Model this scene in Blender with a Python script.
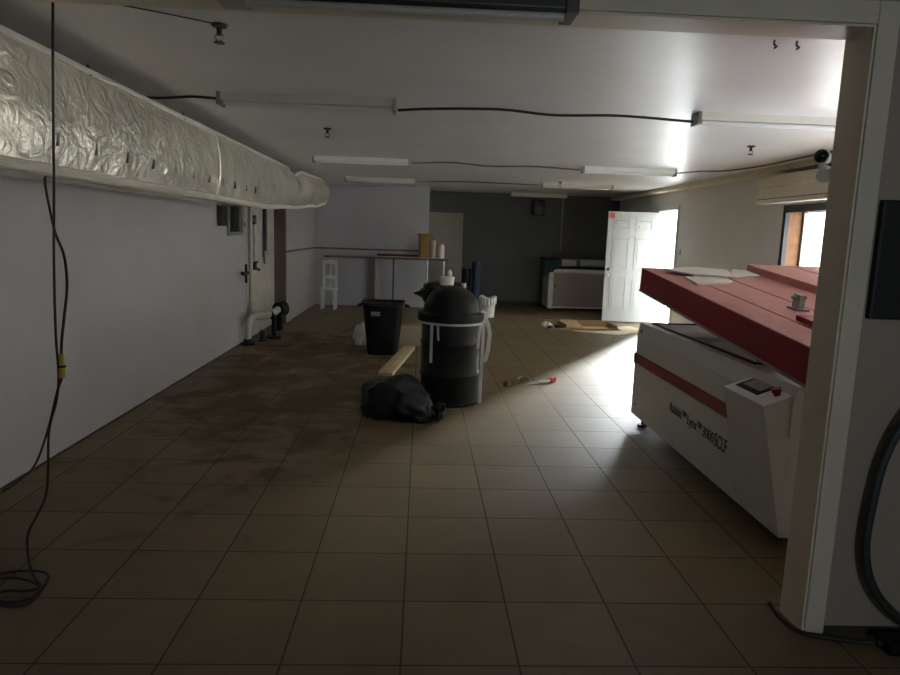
import bpy, bmesh, math, random
from math import sin, cos, pi, radians
from mathutils import Vector, Matrix, noise
for o in list(bpy.data.objects): bpy.data.objects.remove(o)
SC = bpy.context.scene; COL = SC.collection
random.seed(7)

# ---------------------------------------------------------------- camera
F, YAW, PIT, ROL = 674.94, 0.0450274, 0.1520435, 0.0334535
f0 = Vector((sin(YAW), cos(YAW), 0)); r0 = Vector((cos(YAW), -sin(YAW), 0)); u0 = Vector((0, 0, 1))
fw = f0*cos(PIT) - u0*sin(PIT); up = u0*cos(PIT) + f0*sin(PIT)
rt = r0*cos(ROL) + up*sin(ROL); uu = up*cos(ROL) - r0*sin(ROL)
cd = bpy.data.cameras.new('camera'); cam = bpy.data.objects.new('camera', cd); COL.objects.link(cam)
cd.sensor_width = 36.0; cd.lens = F/900*36.0; cd.clip_start = 0.05; cd.clip_end = 200
cam.matrix_world = Matrix(((rt.x, uu.x, -fw.x, 0.04008), (rt.y, uu.y, -fw.y, 0.0), (rt.z, uu.z, -fw.z, 1.6151), (0, 0, 0, 1)))
SC.camera = cam

# ---------------------------------------------------------------- world, sun, daylight
W = bpy.data.worlds.new('sky'); SC.world = W; W.use_nodes = True
bg = W.node_tree.nodes['Background']; bg.inputs[0].default_value = (0.76, 0.88, 1.0, 1); bg.inputs[1].default_value = 9.0
def sun(az, el, ang, e, col):
    l = bpy.data.lights.new('sun', 'SUN'); l.energy = e; l.angle = radians(ang); l.color = col
    o = bpy.data.objects.new('sun', l); COL.objects.link(o)
    d = Vector((cos(radians(az))*cos(radians(el)), sin(radians(az))*cos(radians(el)), sin(radians(el))))
    o.rotation_euler = d.to_track_quat('Z', 'Y').to_euler(); o.location = d*20
sun(61.5, 17, 14, 54, (0.90, 0.96, 1.0))
def portal(name, loc, sx, sy, rot):
    l = bpy.data.lights.new(name, 'AREA'); l.shape = 'RECTANGLE'; l.size = sx; l.size_y = sy; l.cycles.is_portal = True
    o = bpy.data.objects.new(name, l); COL.objects.link(o); o.location = loc; o.rotation_euler = rot
portal('doorway_portal', (4.81, 12.58, 1.12), 2.3, 1.1, (0, pi/2, 0))
portal('window_portal', (4.85, 7.225, 1.54), 1.2, 2.6, (0, pi/2, 0))
portal('added_window_portal', (4.85, 4.55, 1.2), 2.0, 2.5, (0, pi/2, 0))  # sky portal of the added, unseen right-hand window
portal('added_rear_portal', (1.3, -2.42, 1.75), 0.9, 0.8, (pi/2, 0, 0))  # sky portal of the opening added behind the camera for light
VS = SC.view_settings; VS.view_transform = 'Standard'; VS.look = 'None'; VS.gamma = 1.0; VS.use_curve_mapping = False
VS.exposure = 0.66

# ---------------------------------------------------------------- materials
def mat(name, col, rough=0.6, metal=0.0, var=0.0, scale=6.0, bump=0.0, bscale=40.0, spec=0.5, coat=0.0):
    m = bpy.data.materials.new(name); m.use_nodes = True; nt = m.node_tree; b = nt.nodes['Principled BSDF']
    b.inputs['Base Color'].default_value = (*col, 1); b.inputs['Roughness'].default_value = rough
    b.inputs['Metallic'].default_value = metal; b.inputs['Specular IOR Level'].default_value = spec
    b.inputs['Coat Weight'].default_value = coat
    tc = nt.nodes.new('ShaderNodeTexCoord')
    if var > 0:
        n = nt.nodes.new('ShaderNodeTexNoise'); n.inputs['Scale'].default_value = scale; n.inputs['Detail'].default_value = 5
        r = nt.nodes.new('ShaderNodeValToRGB')
        r.color_ramp.elements[0].position = 0.3; r.color_ramp.elements[1].position = 0.7
        r.color_ramp.elements[0].color = (*[c*(1-var) for c in col], 1)
        r.color_ramp.elements[1].color = (*[min(1, c*(1+var*0.6)) for c in col], 1)
        nt.links.new(tc.outputs['Object'], n.inputs['Vector']); nt.links.new(n.outputs['Fac'], r.inputs[0])
        nt.links.new(r.outputs[0], b.inputs['Base Color'])
    if bump > 0:
        n2 = nt.nodes.new('ShaderNodeTexNoise'); n2.inputs['Scale'].default_value = bscale; n2.inputs['Detail'].default_value = 4
        bp = nt.nodes.new('ShaderNodeBump'); bp.inputs['Strength'].default_value = bump; bp.inputs['Distance'].default_value = 0.02
        nt.links.new(tc.outputs['Object'], n2.inputs['Vector']); nt.links.new(n2.outputs['Fac'], bp.inputs['Height'])
        nt.links.new(bp.outputs[0], b.inputs['Normal'])
    return m

T = 0.45; YT = 2.3349
def floor_mat():
    m = bpy.data.materials.new('floor_tiles'); m.use_nodes = True; nt = m.node_tree; L = nt.links.new
    b = nt.nodes['Principled BSDF']; N = nt.nodes.new
    g = N('ShaderNodeNewGeometry'); sp = N('ShaderNodeSeparateXYZ'); L(g.outputs['Position'], sp.inputs[0])
    def M(op, a, bb=None, c=None):
        n = N('ShaderNodeMath'); n.operation = op
        for i, v in enumerate((a, bb, c)):
            if v is None: continue
            if isinstance(v, (int, float)): n.inputs[i].default_value = v
            else: L(v, n.inputs[i])
        return n.outputs[0]
    u = M('DIVIDE', sp.outputs[0], T); v = M('DIVIDE', M('SUBTRACT', sp.outputs[1], YT), T)
    def edge(t): return M('MULTIPLY', M('ABSOLUTE', M('SUBTRACT', t, M('ROUND', t))), T)
    d = M('MINIMUM', edge(u), edge(v))
    mr = N('ShaderNodeMapRange'); mr.inputs[1].default_value = 0.0028; mr.inputs[2].default_value = 0.0052; L(d, mr.inputs[0])
    tile = mr.outputs[0]
    cb = N('ShaderNodeCombineXYZ'); L(M('FLOOR', u), cb.inputs[0]); L(M('FLOOR', v), cb.inputs[1])
    wn = N('ShaderNodeTexWhiteNoise'); wn.noise_dimensions = '2D'; L(cb.outputs[0], wn.inputs['Vector'])
    no = N('ShaderNodeTexNoise'); no.inputs['Scale'].default_value = 5; no.inputs['Detail'].default_value = 6; L(g.outputs['Position'], no.inputs['Vector'])
    f = M('ADD', M('MULTIPLY', wn.outputs['Value'], 0.35), M('MULTIPLY', no.outputs['Fac'], 0.75))
    cr = N('ShaderNodeValToRGB'); e = cr.color_ramp.elements
    e[0].position = 0.15; e[0].color = (0.145, 0.104, 0.053, 1); e[1].position = 0.85; e[1].color = (0.225, 0.167, 0.090, 1)
    L(f, cr.inputs[0])
    # worn dirt patches trodden in around the pipework side of the room
    n3 = N('ShaderNodeTexNoise'); n3.inputs['Scale'].default_value = 1.9; n3.inputs['Detail'].default_value = 8; n3.inputs['Roughness'].default_value = 0.68; n3.inputs['Distortion'].default_value = 0.6
    L(g.outputs['Position'], n3.inputs['Vector'])
    dx = M('DIVIDE', M('ADD', sp.outputs[0], 1.3), 1.35); dy = M('DIVIDE', M('SUBTRACT', sp.outputs[1], 7.6), 4.0)
    rr = M('SQRT', M('ADD', M('MULTIPLY', dx, dx), M('MULTIPLY', dy, dy)))
    msk = N('ShaderNodeMapRange'); msk.inputs[1].default_value = 0.5; msk.inputs[2].default_value = 1.35; msk.inputs[3].default_value = 0.16; msk.inputs[4].default_value = -0.16; L(rr, msk.inputs[0])
    st = N('ShaderNodeMapRange'); st.inputs[1].default_value = 0.50; st.inputs[2].default_value = 0.68; L(M('ADD', n3.outputs['Fac'], msk.outputs[0]), st.inputs[0])
    mx = N('ShaderNodeMix'); mx.data_type = 'RGBA'; L(M('MULTIPLY', st.outputs[0], 0.68), mx.inputs[0]); L(cr.outputs[0], mx.inputs[6]); mx.inputs[7].default_value = (0.065, 0.040, 0.019, 1)
    m2 = N('ShaderNodeMix'); m2.data_type = 'RGBA'; L(tile, m2.inputs[0]); m2.inputs[6].default_value = (0.085, 0.065, 0.045, 1); L(mx.outputs[2], m2.inputs[7])
    L(m2.outputs[2], b.inputs['Base Color']); b.inputs['Specular IOR Level'].default_value = 0.28
    r1 = M('ADD', M('MULTIPLY', M('SUBTRACT', 1.0, tile), 0.6), M('ADD', 0.38, M('ADD', M('MULTIPLY', no.outputs['Fac'], 0.14), M('MULTIPLY', st.outputs[0], 0.25)))); L(r1, b.inputs['Roughness'])
    bp = N('ShaderNodeBump'); bp.inputs['Strength'].default_value = 0.3; bp.inputs['Distance'].default_value = 0.003
    L(no.outputs['Fac'], bp.inputs['Height']); L(bp.outputs[0], b.inputs['Normal'])
    return m

def ceiling_mat():
    m = mat('gloss_ceiling_paint', (0.86, 0.85, 0.84), 0.5, var=0.06, scale=1.2, spec=0.5, coat=0.75)
    nt = m.node_tree; b = nt.nodes['Principled BSDF']
    b.inputs['Coat Roughness'].default_value = 0.31
    tc = nt.nodes.new('ShaderNodeTexCoord'); mp = nt.nodes.new('ShaderNodeMapping'); mp.inputs['Scale'].default_value = (0.7, 2.2, 1)
    n = nt.nodes.new('ShaderNodeTexNoise'); n.inputs['Scale'].default_value = 1.6; n.inputs['Detail'].default_value = 4
    bp = nt.nodes.new('ShaderNodeBump'); bp.inputs['Strength'].default_value = 0.35; bp.inputs['Distance'].default_value = 0.02
    nt.links.new(tc.outputs['Object'], mp.inputs[0]); nt.links.new(mp.outputs[0], n.inputs['Vector'])
    nt.links.new(n.outputs['Fac'], bp.inputs['Height']); nt.links.new(bp.outputs[0], b.inputs['Normal']); nt.links.new(bp.outputs[0], b.inputs['Coat Normal'])
    return m

M_ = dict(
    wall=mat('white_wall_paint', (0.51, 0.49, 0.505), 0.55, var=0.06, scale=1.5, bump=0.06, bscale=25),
    near=mat('beige_wall_paint', (0.42, 0.35, 0.28), 0.6, var=0.05, scale=2),
    jamb=mat('cream_trim_paint', (0.78, 0.70, 0.55), 0.45, var=0.05, scale=5),
    dark=mat('charcoal_wall_paint', (0.10, 0.10, 0.095), 0.6, var=0.12, scale=1.5),
    brown=mat('brown_trim_paint', (0.13, 0.10, 0.085), 0.6, var=0.1),
    base=mat('dark_wall_foot', (0.05, 0.042, 0.033), 0.7, var=0.2),
    white=mat('white_gloss_paint', (0.78, 0.79, 0.77), 0.4, var=0.03),
    offw=mat('offwhite_enamel', (0.76, 0.73, 0.65), 0.4, var=0.05),
    greym=mat('grey_metal', (0.32, 0.32, 0.31), 0.45, metal=0.6, var=0.08),
    darkm=mat('dark_metal', (0.05, 0.05, 0.05), 0.45, metal=0.5),
    chrome=mat('worn_chrome', (0.6, 0.58, 0.55), 0.25, metal=1.0),
    brass=mat('brass', (0.5, 0.38, 0.18), 0.3, metal=1.0),
    blackp=mat('black_plastic', (0.007, 0.008, 0.009), 0.5, spec=0.3),
    blackr=mat('black_rubber', (0.015, 0.015, 0.015), 0.6),
    drum=mat('black_steel_drum', (0.006, 0.008, 0.007), 0.5, var=0.2, scale=10, spec=0.35),
    bagp=mat('black_bin_liner', (0.006, 0.006, 0.007), 0.42, bump=0.35, bscale=18, spec=0.4),
    strap=mat('white_webbing', (0.72, 0.71, 0.72), 0.7),
    pvc=mat('cream_pipe', (0.56, 0.525, 0.47), 0.5, var=0.12),
    machine=mat('light_grey_enamel', (0.72, 0.71, 0.69), 0.4, var=0.03),
    band=mat('dull_red_enamel', (0.30, 0.035, 0.028), 0.45, var=0.08),
    lid=mat('dark_red_enamel', (0.29, 0.008, 0.018), 0.5, var=0.06, scale=8),
    lidtop=mat('dusty_red_enamel', (0.52, 0.21, 0.18), 0.6, var=0.08, scale=8),
    groove=mat('dark_groove', (0.05, 0.012, 0.012), 0.7),
    bed=mat('greenish_bed_glass', (0.38, 0.43, 0.37), 0.3, var=0.06),
    screen=mat('grey_screen', (0.34, 0.32, 0.33), 0.25),
    text=mat('dark_lettering', (0.02, 0.02, 0.02), 0.6),
    redb=mat('red_plastic', (0.45, 0.03, 0.02), 0.4),
    redd=mat('dark_red_plastic', (0.16, 0.02, 0.012), 0.45),
    paper=mat('grey_board', (0.64, 0.57, 0.50), 0.75, var=0.08),
    kraft=mat('brown_cardboard', (0.42, 0.28, 0.15), 0.85, var=0.1),
    kraftl=mat('pale_cardboard', (0.62, 0.52, 0.36), 0.85, var=0.08),
    kraftd=mat('painted_box_shade', (0.05, 0.025, 0.015), 0.9),  # near-black brown painting the shade inside the open box
    pine=mat('raw_pine', (0.22, 0.085, 0.02), 0.6, var=0.3, scale=14),
    plank=mat('pale_timber', (0.62, 0.50, 0.30), 0.6, var=0.2, scale=9),
    yellowb=mat('ochre_tub', (0.33, 0.18, 0.055), 0.5, var=0.12),
    wplast=mat('white_plastic', (0.75, 0.72, 0.66), 0.45, var=0.05),
    teal=mat('dark_teal_cloth', (0.008, 0.035, 0.033), 0.85, bump=0.4, bscale=25),
    blue=mat('navy_foam', (0.016, 0.03, 0.06), 0.75),
    tan=mat('laser_front_panel', (0.35, 0.29, 0.25), 0.5, var=0.05),
    hose=mat('dark_green_hose', (0.030, 0.038, 0.035), 0.5),
    yel=mat('yellow_plastic', (0.55, 0.38, 0.03), 0.45),
    cord=mat('black_cord', (0.02, 0.018, 0.016), 0.6),
    wood=mat('counter_board', (0.45, 0.36, 0.30), 0.5, var=0.1),
    concrete=mat('brown_yard', (0.27, 0.22, 0.16), 0.85, var=0.1, scale=2),
    render=mat('pale_blocker_wall', (0.75, 0.66, 0.54), 0.85, var=0.1, scale=2),  # warm pale tone for the added sun-blocking building
    lens=mat('black_glass', (0.006, 0.006, 0.008), 0.12),
    stick=mat('red_sticker', (0.5, 0.07, 0.06), 0.6),
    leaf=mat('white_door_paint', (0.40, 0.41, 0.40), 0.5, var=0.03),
    slab=mat('bounce_white', (0.86, 0.86, 0.85), 0.7, var=0.04, scale=2),  # very pale so the added slabs bounce daylight inside
    wallr=mat('lit_wall_paint', (0.78, 0.76, 0.75), 0.55, var=0.04, scale=1.5, bump=0.05, bscale=25),  # wall paint made lighter in place of missing light on the right wall
    ldoor=mat('putty_door_paint', (0.30, 0.26, 0.215), 0.5, var=0.05),
)
def duct_mat():
    m = mat('shiny_cream_sheeting', (0.84, 0.79, 0.67), 0.24, metal=0.5, var=0.10, scale=3, spec=1.0)
    nt = m.node_tree; b = nt.nodes['Principled BSDF']; tc = nt.nodes.new('ShaderNodeTexCoord')
    mp = nt.nodes.new('ShaderNodeMapping'); mp.inputs['Scale'].default_value = (1, 1.0, 1.25)
    n = nt.nodes.new('ShaderNodeTexNoise'); n.inputs['Scale'].default_value = 7; n.inputs['Detail'].default_value = 4; n.inputs['Distortion'].default_value = 1.6
    bp = nt.nodes.new('ShaderNodeBump'); bp.inputs['Strength'].default_value = 0.55; bp.inputs['Distance'].default_value = 0.03
    nt.links.new(tc.outputs['Object'], mp.inputs[0]); nt.links.new(mp.outputs[0], n.inputs['Vector'])
    nt.links.new(n.outputs['Fac'], bp.inputs['Height']); nt.links.new(bp.outputs[0], b.inputs['Normal'])
    return m
M_['duct'] = duct_mat()
def glass_mat():
    m = bpy.data.materials.new('window_glass'); m.use_nodes = True; nt = m.node_tree
    for n in list(nt.nodes):
        if n.type == 'BSDF_PRINCIPLED': nt.nodes.remove(n)
    out = [n for n in nt.nodes if n.type == 'OUTPUT_MATERIAL'][0]
    t = nt.nodes.new('ShaderNodeBsdfTransparent'); g = nt.nodes.new('ShaderNodeBsdfGlossy'); g.inputs['Roughness'].default_value = 0.03
    mx = nt.nodes.new('ShaderNodeMixShader'); mx.inputs[0].default_value = 0.06
    nt.links.new(t.outputs[0], mx.inputs[1]); nt.links.new(g.outputs[0], mx.inputs[2]); nt.links.new(mx.outputs[0], out.inputs[0])
    return m
M_['glass'] = glass_mat(); M_['floor'] = floor_mat(); M_['ceil'] = ceiling_mat()

# ---------------------------------------------------------------- mesh helpers
class MB:
    def __init__(s): s.bm = bmesh.new()
    def box(s, x0, x1, y0, y1, z0, z1, rot=None, bevel=0.0):
        r = bmesh.ops.create_cube(s.bm, size=1.0); vs = r['verts']
        c = Vector(((x0+x1)/2, (y0+y1)/2, (z0+z1)/2)); d = Vector((x1-x0, y1-y0, z1-z0))
        for v in vs:
            p = Vector((v.co.x*d.x, v.co.y*d.y, v.co.z*d.z))
            if rot: p = rot @ p
            v.co = p + c
        if bevel > 0:
            es = list({e for v in vs for e in v.link_edges})
            bmesh.ops.bevel(s.bm, geom=es, offset=bevel, segments=2, affect='EDGES', profile=0.7)
        return s
    def ring(s, c, ax, r, n):
        ax = ax.normalized(); a = ax.orthogonal().normalized(); b = ax.cross(a)
        return [s.bm.verts.new(c + a*r*cos(2*pi*i/n) + b*r*sin(2*pi*i/n)) for i in range(n)]
    def join(s, A, B):
        n = len(A)
        for i in range(n): s.bm.faces.new((A[i], A[(i+1) % n], B[(i+1) % n], B[i]))
    def cyl(s, p0, p1, r0, r1=None, n=16, cap=True):
        p0, p1 = Vector(p0), Vector(p1); r1 = r0 if r1 is None else r1
        A = s.ring(p0, p1-p0, r0, n); B = s.ring(p1, p1-p0, r1, n); s.join(A, B)
        if cap: s.bm.faces.new(A[::-1]); s.bm.faces.new(B)
        return s
    def lathe(s, prof, c=(0, 0, 0), n=32, close=True):
        c = Vector(c); R = []
        for r, z in prof: R.append([s.bm.verts.new(c + Vector((max(r, 1e-4)*cos(2*pi*i/n), max(r, 1e-4)*sin(2*pi*i/n), z))) for i in range(n)])
        for a, b in zip(R, R[1:]): s.join(a, b)
        if close: s.bm.faces.new(R[0][::-1]); s.bm.faces.new(R[-1])
        return s
    def tube(s, pts, r, n=8, steps=6):
        P = [Vector(p) for p in pts]; Q = []
        for i in range(len(P)-1):
            a = P[max(i-1, 0)]; b = P[i]; c = P[i+1]; d = P[min(i+2, len(P)-1)]
            for k in range(steps):
                t = k/steps
                Q.append(0.5*((2*b) + (c-a)*t + (2*a-5*b+4*c-d)*t*t + (3*b-a-3*c+d)*t**3))
        Q.append(P[-1]); R = []; pa = None
        for i, q in enumerate(Q):
            ax = (Q[min(i+1, len(Q)-1)] - Q[max(i-1, 0)])
            if ax.length < 1e-7: ax = Vector((0, 0, 1))
            ax.normalize()
            a = ax.orthogonal().normalized() if pa is None else (pa - ax*pa.dot(ax)).normalized()
            pa = a; b = ax.cross(a)
            R.append([s.bm.verts.new(q + (a*cos(2*pi*j/n) + b*sin(2*pi*j/n))*r) for j in range(n)])
        for a, b in zip(R, R[1:]): s.join(a, b)
        s.bm.faces.new(R[0][::-1]); s.bm.faces.new(R[-1])
        return s
    def prism(s, poly, y0, y1, axis='y'):
        def V(p, t): return {'y': (p[0], t, p[1]), 'x': (t, p[0], p[1]), 'z': (p[0], p[1], t)}[axis]
        A = [s.bm.verts.new(V(p, y0)) for p in poly]; B = [s.bm.verts.new(V(p, y1)) for p in poly]
        s.join(A, B); s.bm.faces.new(A[::-1]); s.bm.faces.new(B); return s
    def ball(s, c, rx, ry, rz, sub=2, f=None):
        r = bmesh.ops.create_icosphere(s.bm, subdivisions=sub, radius=1.0)
        for v in r['verts']:
            p = v.co.copy(); k = f(p) if f else 1.0
            v.co = Vector(c) + Vector((p.x*rx, p.y*ry, p.z*rz))*k
        return s
    def grid(s, fn, nu, nv):
        V = [[s.bm.verts.new(fn(i/nu, j/nv)) for j in range(nv+1)] for i in range(nu+1)]
        for i in range(nu):
            for j in range(nv): s.bm.faces.new((V[i][j], V[i+1][j], V[i+1][j+1], V[i][j+1]))
        return s
    def build(s, name, m, parent=None, smooth=False, loc=None, solid=0.0):
        bmesh.ops.recalc_face_normals(s.bm, faces=s.bm.faces)
        me = bpy.data.meshes.new(name); s.bm.to_mesh(me); s.bm.free()
        me.materials.append(M_[m] if isinstance(m, str) else m)
        o = bpy.data.objects.new(name, me); COL.objects.link(o)
        if parent: o.parent = parent
        if loc: o.location = loc
        if smooth:
            for p in me.polygons: p.use_smooth = True
            md = o.modifiers.new('edge', 'EDGE_SPLIT'); md.split_angle = radians(40)
        if solid:
            md = o.modifiers.new('solid', 'SOLIDIFY'); md.thickness = solid
        return o
def tag(o, label, cat, group=None):
    o['label'] = label; o['category'] = cat
    if group: o['group'] = group
    return o
def thing(name, loc, label, cat, group=None, rz=0.0):
    o = bpy.data.objects.new(name, None); o.empty_display_size = 0.1; COL.objects.link(o); o.location = loc; o.rotation_euler.z = rz
    return tag(o, label, cat, group)
def struct(mb, name, m, label=None, parent=None, **k):
    o = mb.build(name, m, parent, **k)
    if not parent: o['kind'] = 'structure'
    if label: o['label'] = label
    return o
def copy_tree(o, parent=None):
    c = o.copy(); COL.objects.link(c)
    if parent: c.parent = parent
    for ch in [x for x in bpy.data.objects if x.parent == o]: copy_tree(ch, c)
    return c

# ---------------------------------------------------------------- the room
HC = 2.58; XL = -2.46; XR = 4.6; YB = 15.8
struct(MB().box(-3.2, 4.8, -2.4, 16.0, -0.1, 0), 'floor', 'floor', 'square beige ceramic floor tiles with dark grout and dirty patches')
struct(MB().box(-2.7, 4.8, 2.74, 16.0, HC, HC+0.12), 'ceiling', 'ceil', 'glossy off-white painted ceiling')
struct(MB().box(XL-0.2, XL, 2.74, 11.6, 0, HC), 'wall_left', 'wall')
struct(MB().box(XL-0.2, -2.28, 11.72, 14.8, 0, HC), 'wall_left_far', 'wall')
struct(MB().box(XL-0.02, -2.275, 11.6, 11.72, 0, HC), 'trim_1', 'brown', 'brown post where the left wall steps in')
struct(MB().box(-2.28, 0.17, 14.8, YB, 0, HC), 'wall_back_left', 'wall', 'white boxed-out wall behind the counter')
struct(MB().box(-2.7, XR+0.2, YB, YB+0.2, 0, HC), 'wall_back', 'dark', 'charcoal painted far wall')
DY0, DY1, DZ = 12.1, 13.06, 2.2; WY0, WY1, WZ0, WZ1 = 6.0, 8.45, 1.0, 2.08
w = MB()
w.box(XR, XR+0.2, DY1, YB, 0, HC); w.box(XR, XR+0.2, DY0, DY1, DZ, HC); w.box(XR, XR+0.2, WY1, DY0, 0, HC)
w.box(XR, XR+0.2, WY0, WY1, 0, WZ0); w.box(XR, XR+0.2, WY0, WY1, WZ1, HC); w.box(XR, XR+0.2, 5.7, WY0, 0, HC); w.box(XR, XR+0.2, 3.4, 5.7, 0, 0.3); w.box(XR, XR+0.2, 3.4, 5.7, 2.08, HC); w.box(XR, XR+0.2, 2.74, 3.4, 0, HC)
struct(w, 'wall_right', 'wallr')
# partition with the wide opening the camera looks through
PX = 1.68; PZ = 2.42; PA, PB = 2.572, 2.732
w = MB(); w.box(PX+0.02, 4.8, PA, PB, 0, 2.75); w.box(-3.2, -2.32, PA, PB, 0, 2.75); w.box(-2.32, PX+0.02, PA, PB, PZ+0.02, 2.75)
struct(w, 'wall_front', 'near', 'beige partition wall with a wide opening')
t = MB()
t.box(PX, PX+0.02, PA-0.005, PB+0.005, 0, PZ+0.02); t.box(-2.32, PX, PA-0.005, PB+0.005, PZ, PZ+0.02)
struct(t, 'trim_2', 'jamb', 'cream painted lining of the wide opening')
t = MB()
t.box(PX+0.008, PX+0.088, PA-0.018, PA, 0, PZ+0.088, bevel=0.004); t.box(-2.32, PX+0.006, PA-0.018, PA, PZ+0.008, PZ+0.088, bevel=0.004)
t.box(PX+0.008, PX+0.088, PB, PB+0.018, 0, PZ+0.088); t.box(-2.32, PX+0.008, PB, PB+0.018, PZ+0.008, PZ+0.088)
struct(t, 'trim_3', 'jamb', 'cream flat casing round the wide opening')
struct(MB().box(-2.46, -2.452, 2.75, 11.6, 0, 0.014), 'gap_line_left', 'base')  # thin dark strip added for the gap line at the wall foot
struct(MB().box(0.18, XR, YB-0.02, YB, 0, 0.1), 'baseboard_back', 'base')
struct(MB().box(1.78, 3.2, PA-0.008, PA, 0.0, 0.03), 'baseboard_front', 'base')
struct(MB().box(4.38, XR, 2.76, YB, 2.51, HC), 'trim_4', 'jamb', 'beige boxed soffit along the top of the right wall')
struct(MB().box(-2.276, 0.17, 14.78, 14.8, 1.21, 1.245).box(-2.28, -2.265, 11.73, 14.78, 1.21, 1.245), 'trim_5', 'brown', 'thin dark rail on the white walls')
struct(MB().box(XL, XL+0.012, 9.75, 11.55, 0.02, HC), 'trim_7', 'pvc', 'cream panel behind the pipes on the left wall')
# near room (behind the camera)
struct(MB().box(-3.2, -3.0, -2.4, PA, 0, 2.75), 'wall_near_left', 'near')
struct(MB().box(3.2, 3.4, -2.4, PA, 0, 2.75), 'wall_near_right', 'near')
w = MB(); w.box(-3.0, 0.9, -2.4, -2.2, 0, 2.75); w.box(1.7, 3.2, -2.4, -2.2, 0, 2.75); w.box(0.9, 1.7, -2.4, -2.2, 0, 1.4); w.box(0.9, 1.7, -2.4, -2.2, 2.1, 2.75)  # unseen opening added here to let daylight into the near room
struct(w, 'wall_near_back', 'near')
struct(MB().box(-3.2, 3.4, -2.4, PA+0.02, 2.75, 2.85), 'ceiling_near', 'near')
# outside
struct(MB().box(4.8, 60, -25, 90, -0.12, -0.04), 'ground_outside', 'concrete', 'brown yard ground outside')
struct(MB().box(4.8, 21.5, 16.5, 60, -0.04, -0.005).box(4.8, 21.5, -10, 5.9, -0.04, -0.005), 'bounce_slab', 'slab', 'white ground slabs added outside to bounce daylight indoors')  # pale reflector ground added to throw daylight up at the ceiling
struct(MB().box(22, 30, -20, 40.0, -0.04, 18), 'sun_blocker_wall', 'render', 'pale building wall added across the yard to cut off the sun')  # building added to block the sun and edge the beam on the floor

# exterior doorway frame, open door
f = MB()
f.box(XR+0.001, XR+0.205, DY0, DY0+0.025, 0, DZ); f.box(XR+0.001, XR+0.205, DY1-0.025, DY1, 0, DZ); f.box(XR+0.001, XR+0.205, DY0, DY1, DZ-0.025, DZ)
f.box(XR-0.018, XR, DY0-0.06, DY0+0.01, 0, DZ+0.06); f.box(XR-0.018, XR, DY1-0.01, DY1+0.06, 0, DZ+0.06); f.box(XR-0.018, XR, DY0, DY1, DZ-0.01, DZ+0.06)
struct(f, 'trim_6', 'white', 'white frame of the bright exterior doorway')
d = bpy.data.objects.new('door_1', None); COL.objects.link(d); d['kind'] = 'structure'; d['label'] = 'white six-panel door standing open into the room'
DW = 0.96
d.location = (4.57, 13.0, 0.02); d.rotation_euler.z = pi - radians(7.5)   # leaf runs along local +x from the hinge
def door_leaf(w, h, th):
    m = MB(); m.box(0, w, -th/2, th/2, 0, h)
    cols = [(0.11, w/2-0.055), (w/2+0.055, w-0.11)]; rows = [(0.22, 0.86), (1.02, 1.66), (1.78, h-0.12)]
    for a, b in cols:
        for z0, z1 in rows:
            for s in (1, -1):
                y = s*th/2
                m.box(a, b, y-0.009, y+0.009, z0, z0+0.025); m.box(a, b, y-0.009, y+0.009, z1-0.025, z1)
                m.box(a, a+0.025, y-0.009, y+0.009, z0, z1); m.box(b-0.025, b, y-0.009, y+0.009, z0, z1)
                m.box(a+0.05, b-0.05, y-0.006, y+0.006, z0+0.05, z1-0.05, bevel=0.005)
    return m
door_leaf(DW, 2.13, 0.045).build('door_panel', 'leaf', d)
for z in (1.02, 0.9):
    k = MB()
    for s in (1, -1):
        k.cyl((DW-0.07, s*0.02, z), (DW-0.07, s*0.035, z), 0.032, n=16)
        if z > 1: k.cyl((DW-0.07, s*0.035, z), (DW-0.07, s*0.055, z), 0.012, n=10); k.ball((DW-0.07, s*0.075, z), 0.03, 0.025, 0.03)
        else: k.cyl((DW-0.07, s*0.035, z), (DW-0.07, s*0.045, z), 0.018, n=12)
    k.build('door_knob' if z > 1 else 'deadbolt', 'chrome', d, smooth=True)
for z in (0.25, 1.05, 1.9): MB().box(-0.012, 0.03, 0.022, 0.032, z-0.05, z+0.05).build('hinge', 'brass', d)
MB().box(DW-0.12, DW-0.02, 0.0235, 0.0255, 2.01, 2.10).build('sticker', 'stick', d)
# closed door in the far wall
d2 = bpy.data.objects.new('door_2', None); COL.objects.link(d2); d2['kind'] = 'structure'; d2['label'] = 'putty coloured closed door in the charcoal wall'
d2.location = (0.175, YB-0.03, 0.01)
m = MB(); m.box(0, 0.79, -0.02, 0.02, 0, 2.09)
for a, b in ((0.1, 0.35), (0.44, 0.69)):
    for z0, z1 in ((0.2, 0.9), (1.05, 1.95)): m.box(a, b, -0.026, -0.015, z0, z1, bevel=0.004)
m.build('door_panel', 'ldoor', d2)
k = MB(); k.cyl((0.72, -0.02, 0.98), (0.72, -0.05, 0.98), 0.014, n=10); k.ball((0.72, -0.065, 0.98), 0.028, 0.022, 0.028); k.build('door_knob', 'chrome', d2, smooth=True)

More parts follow.
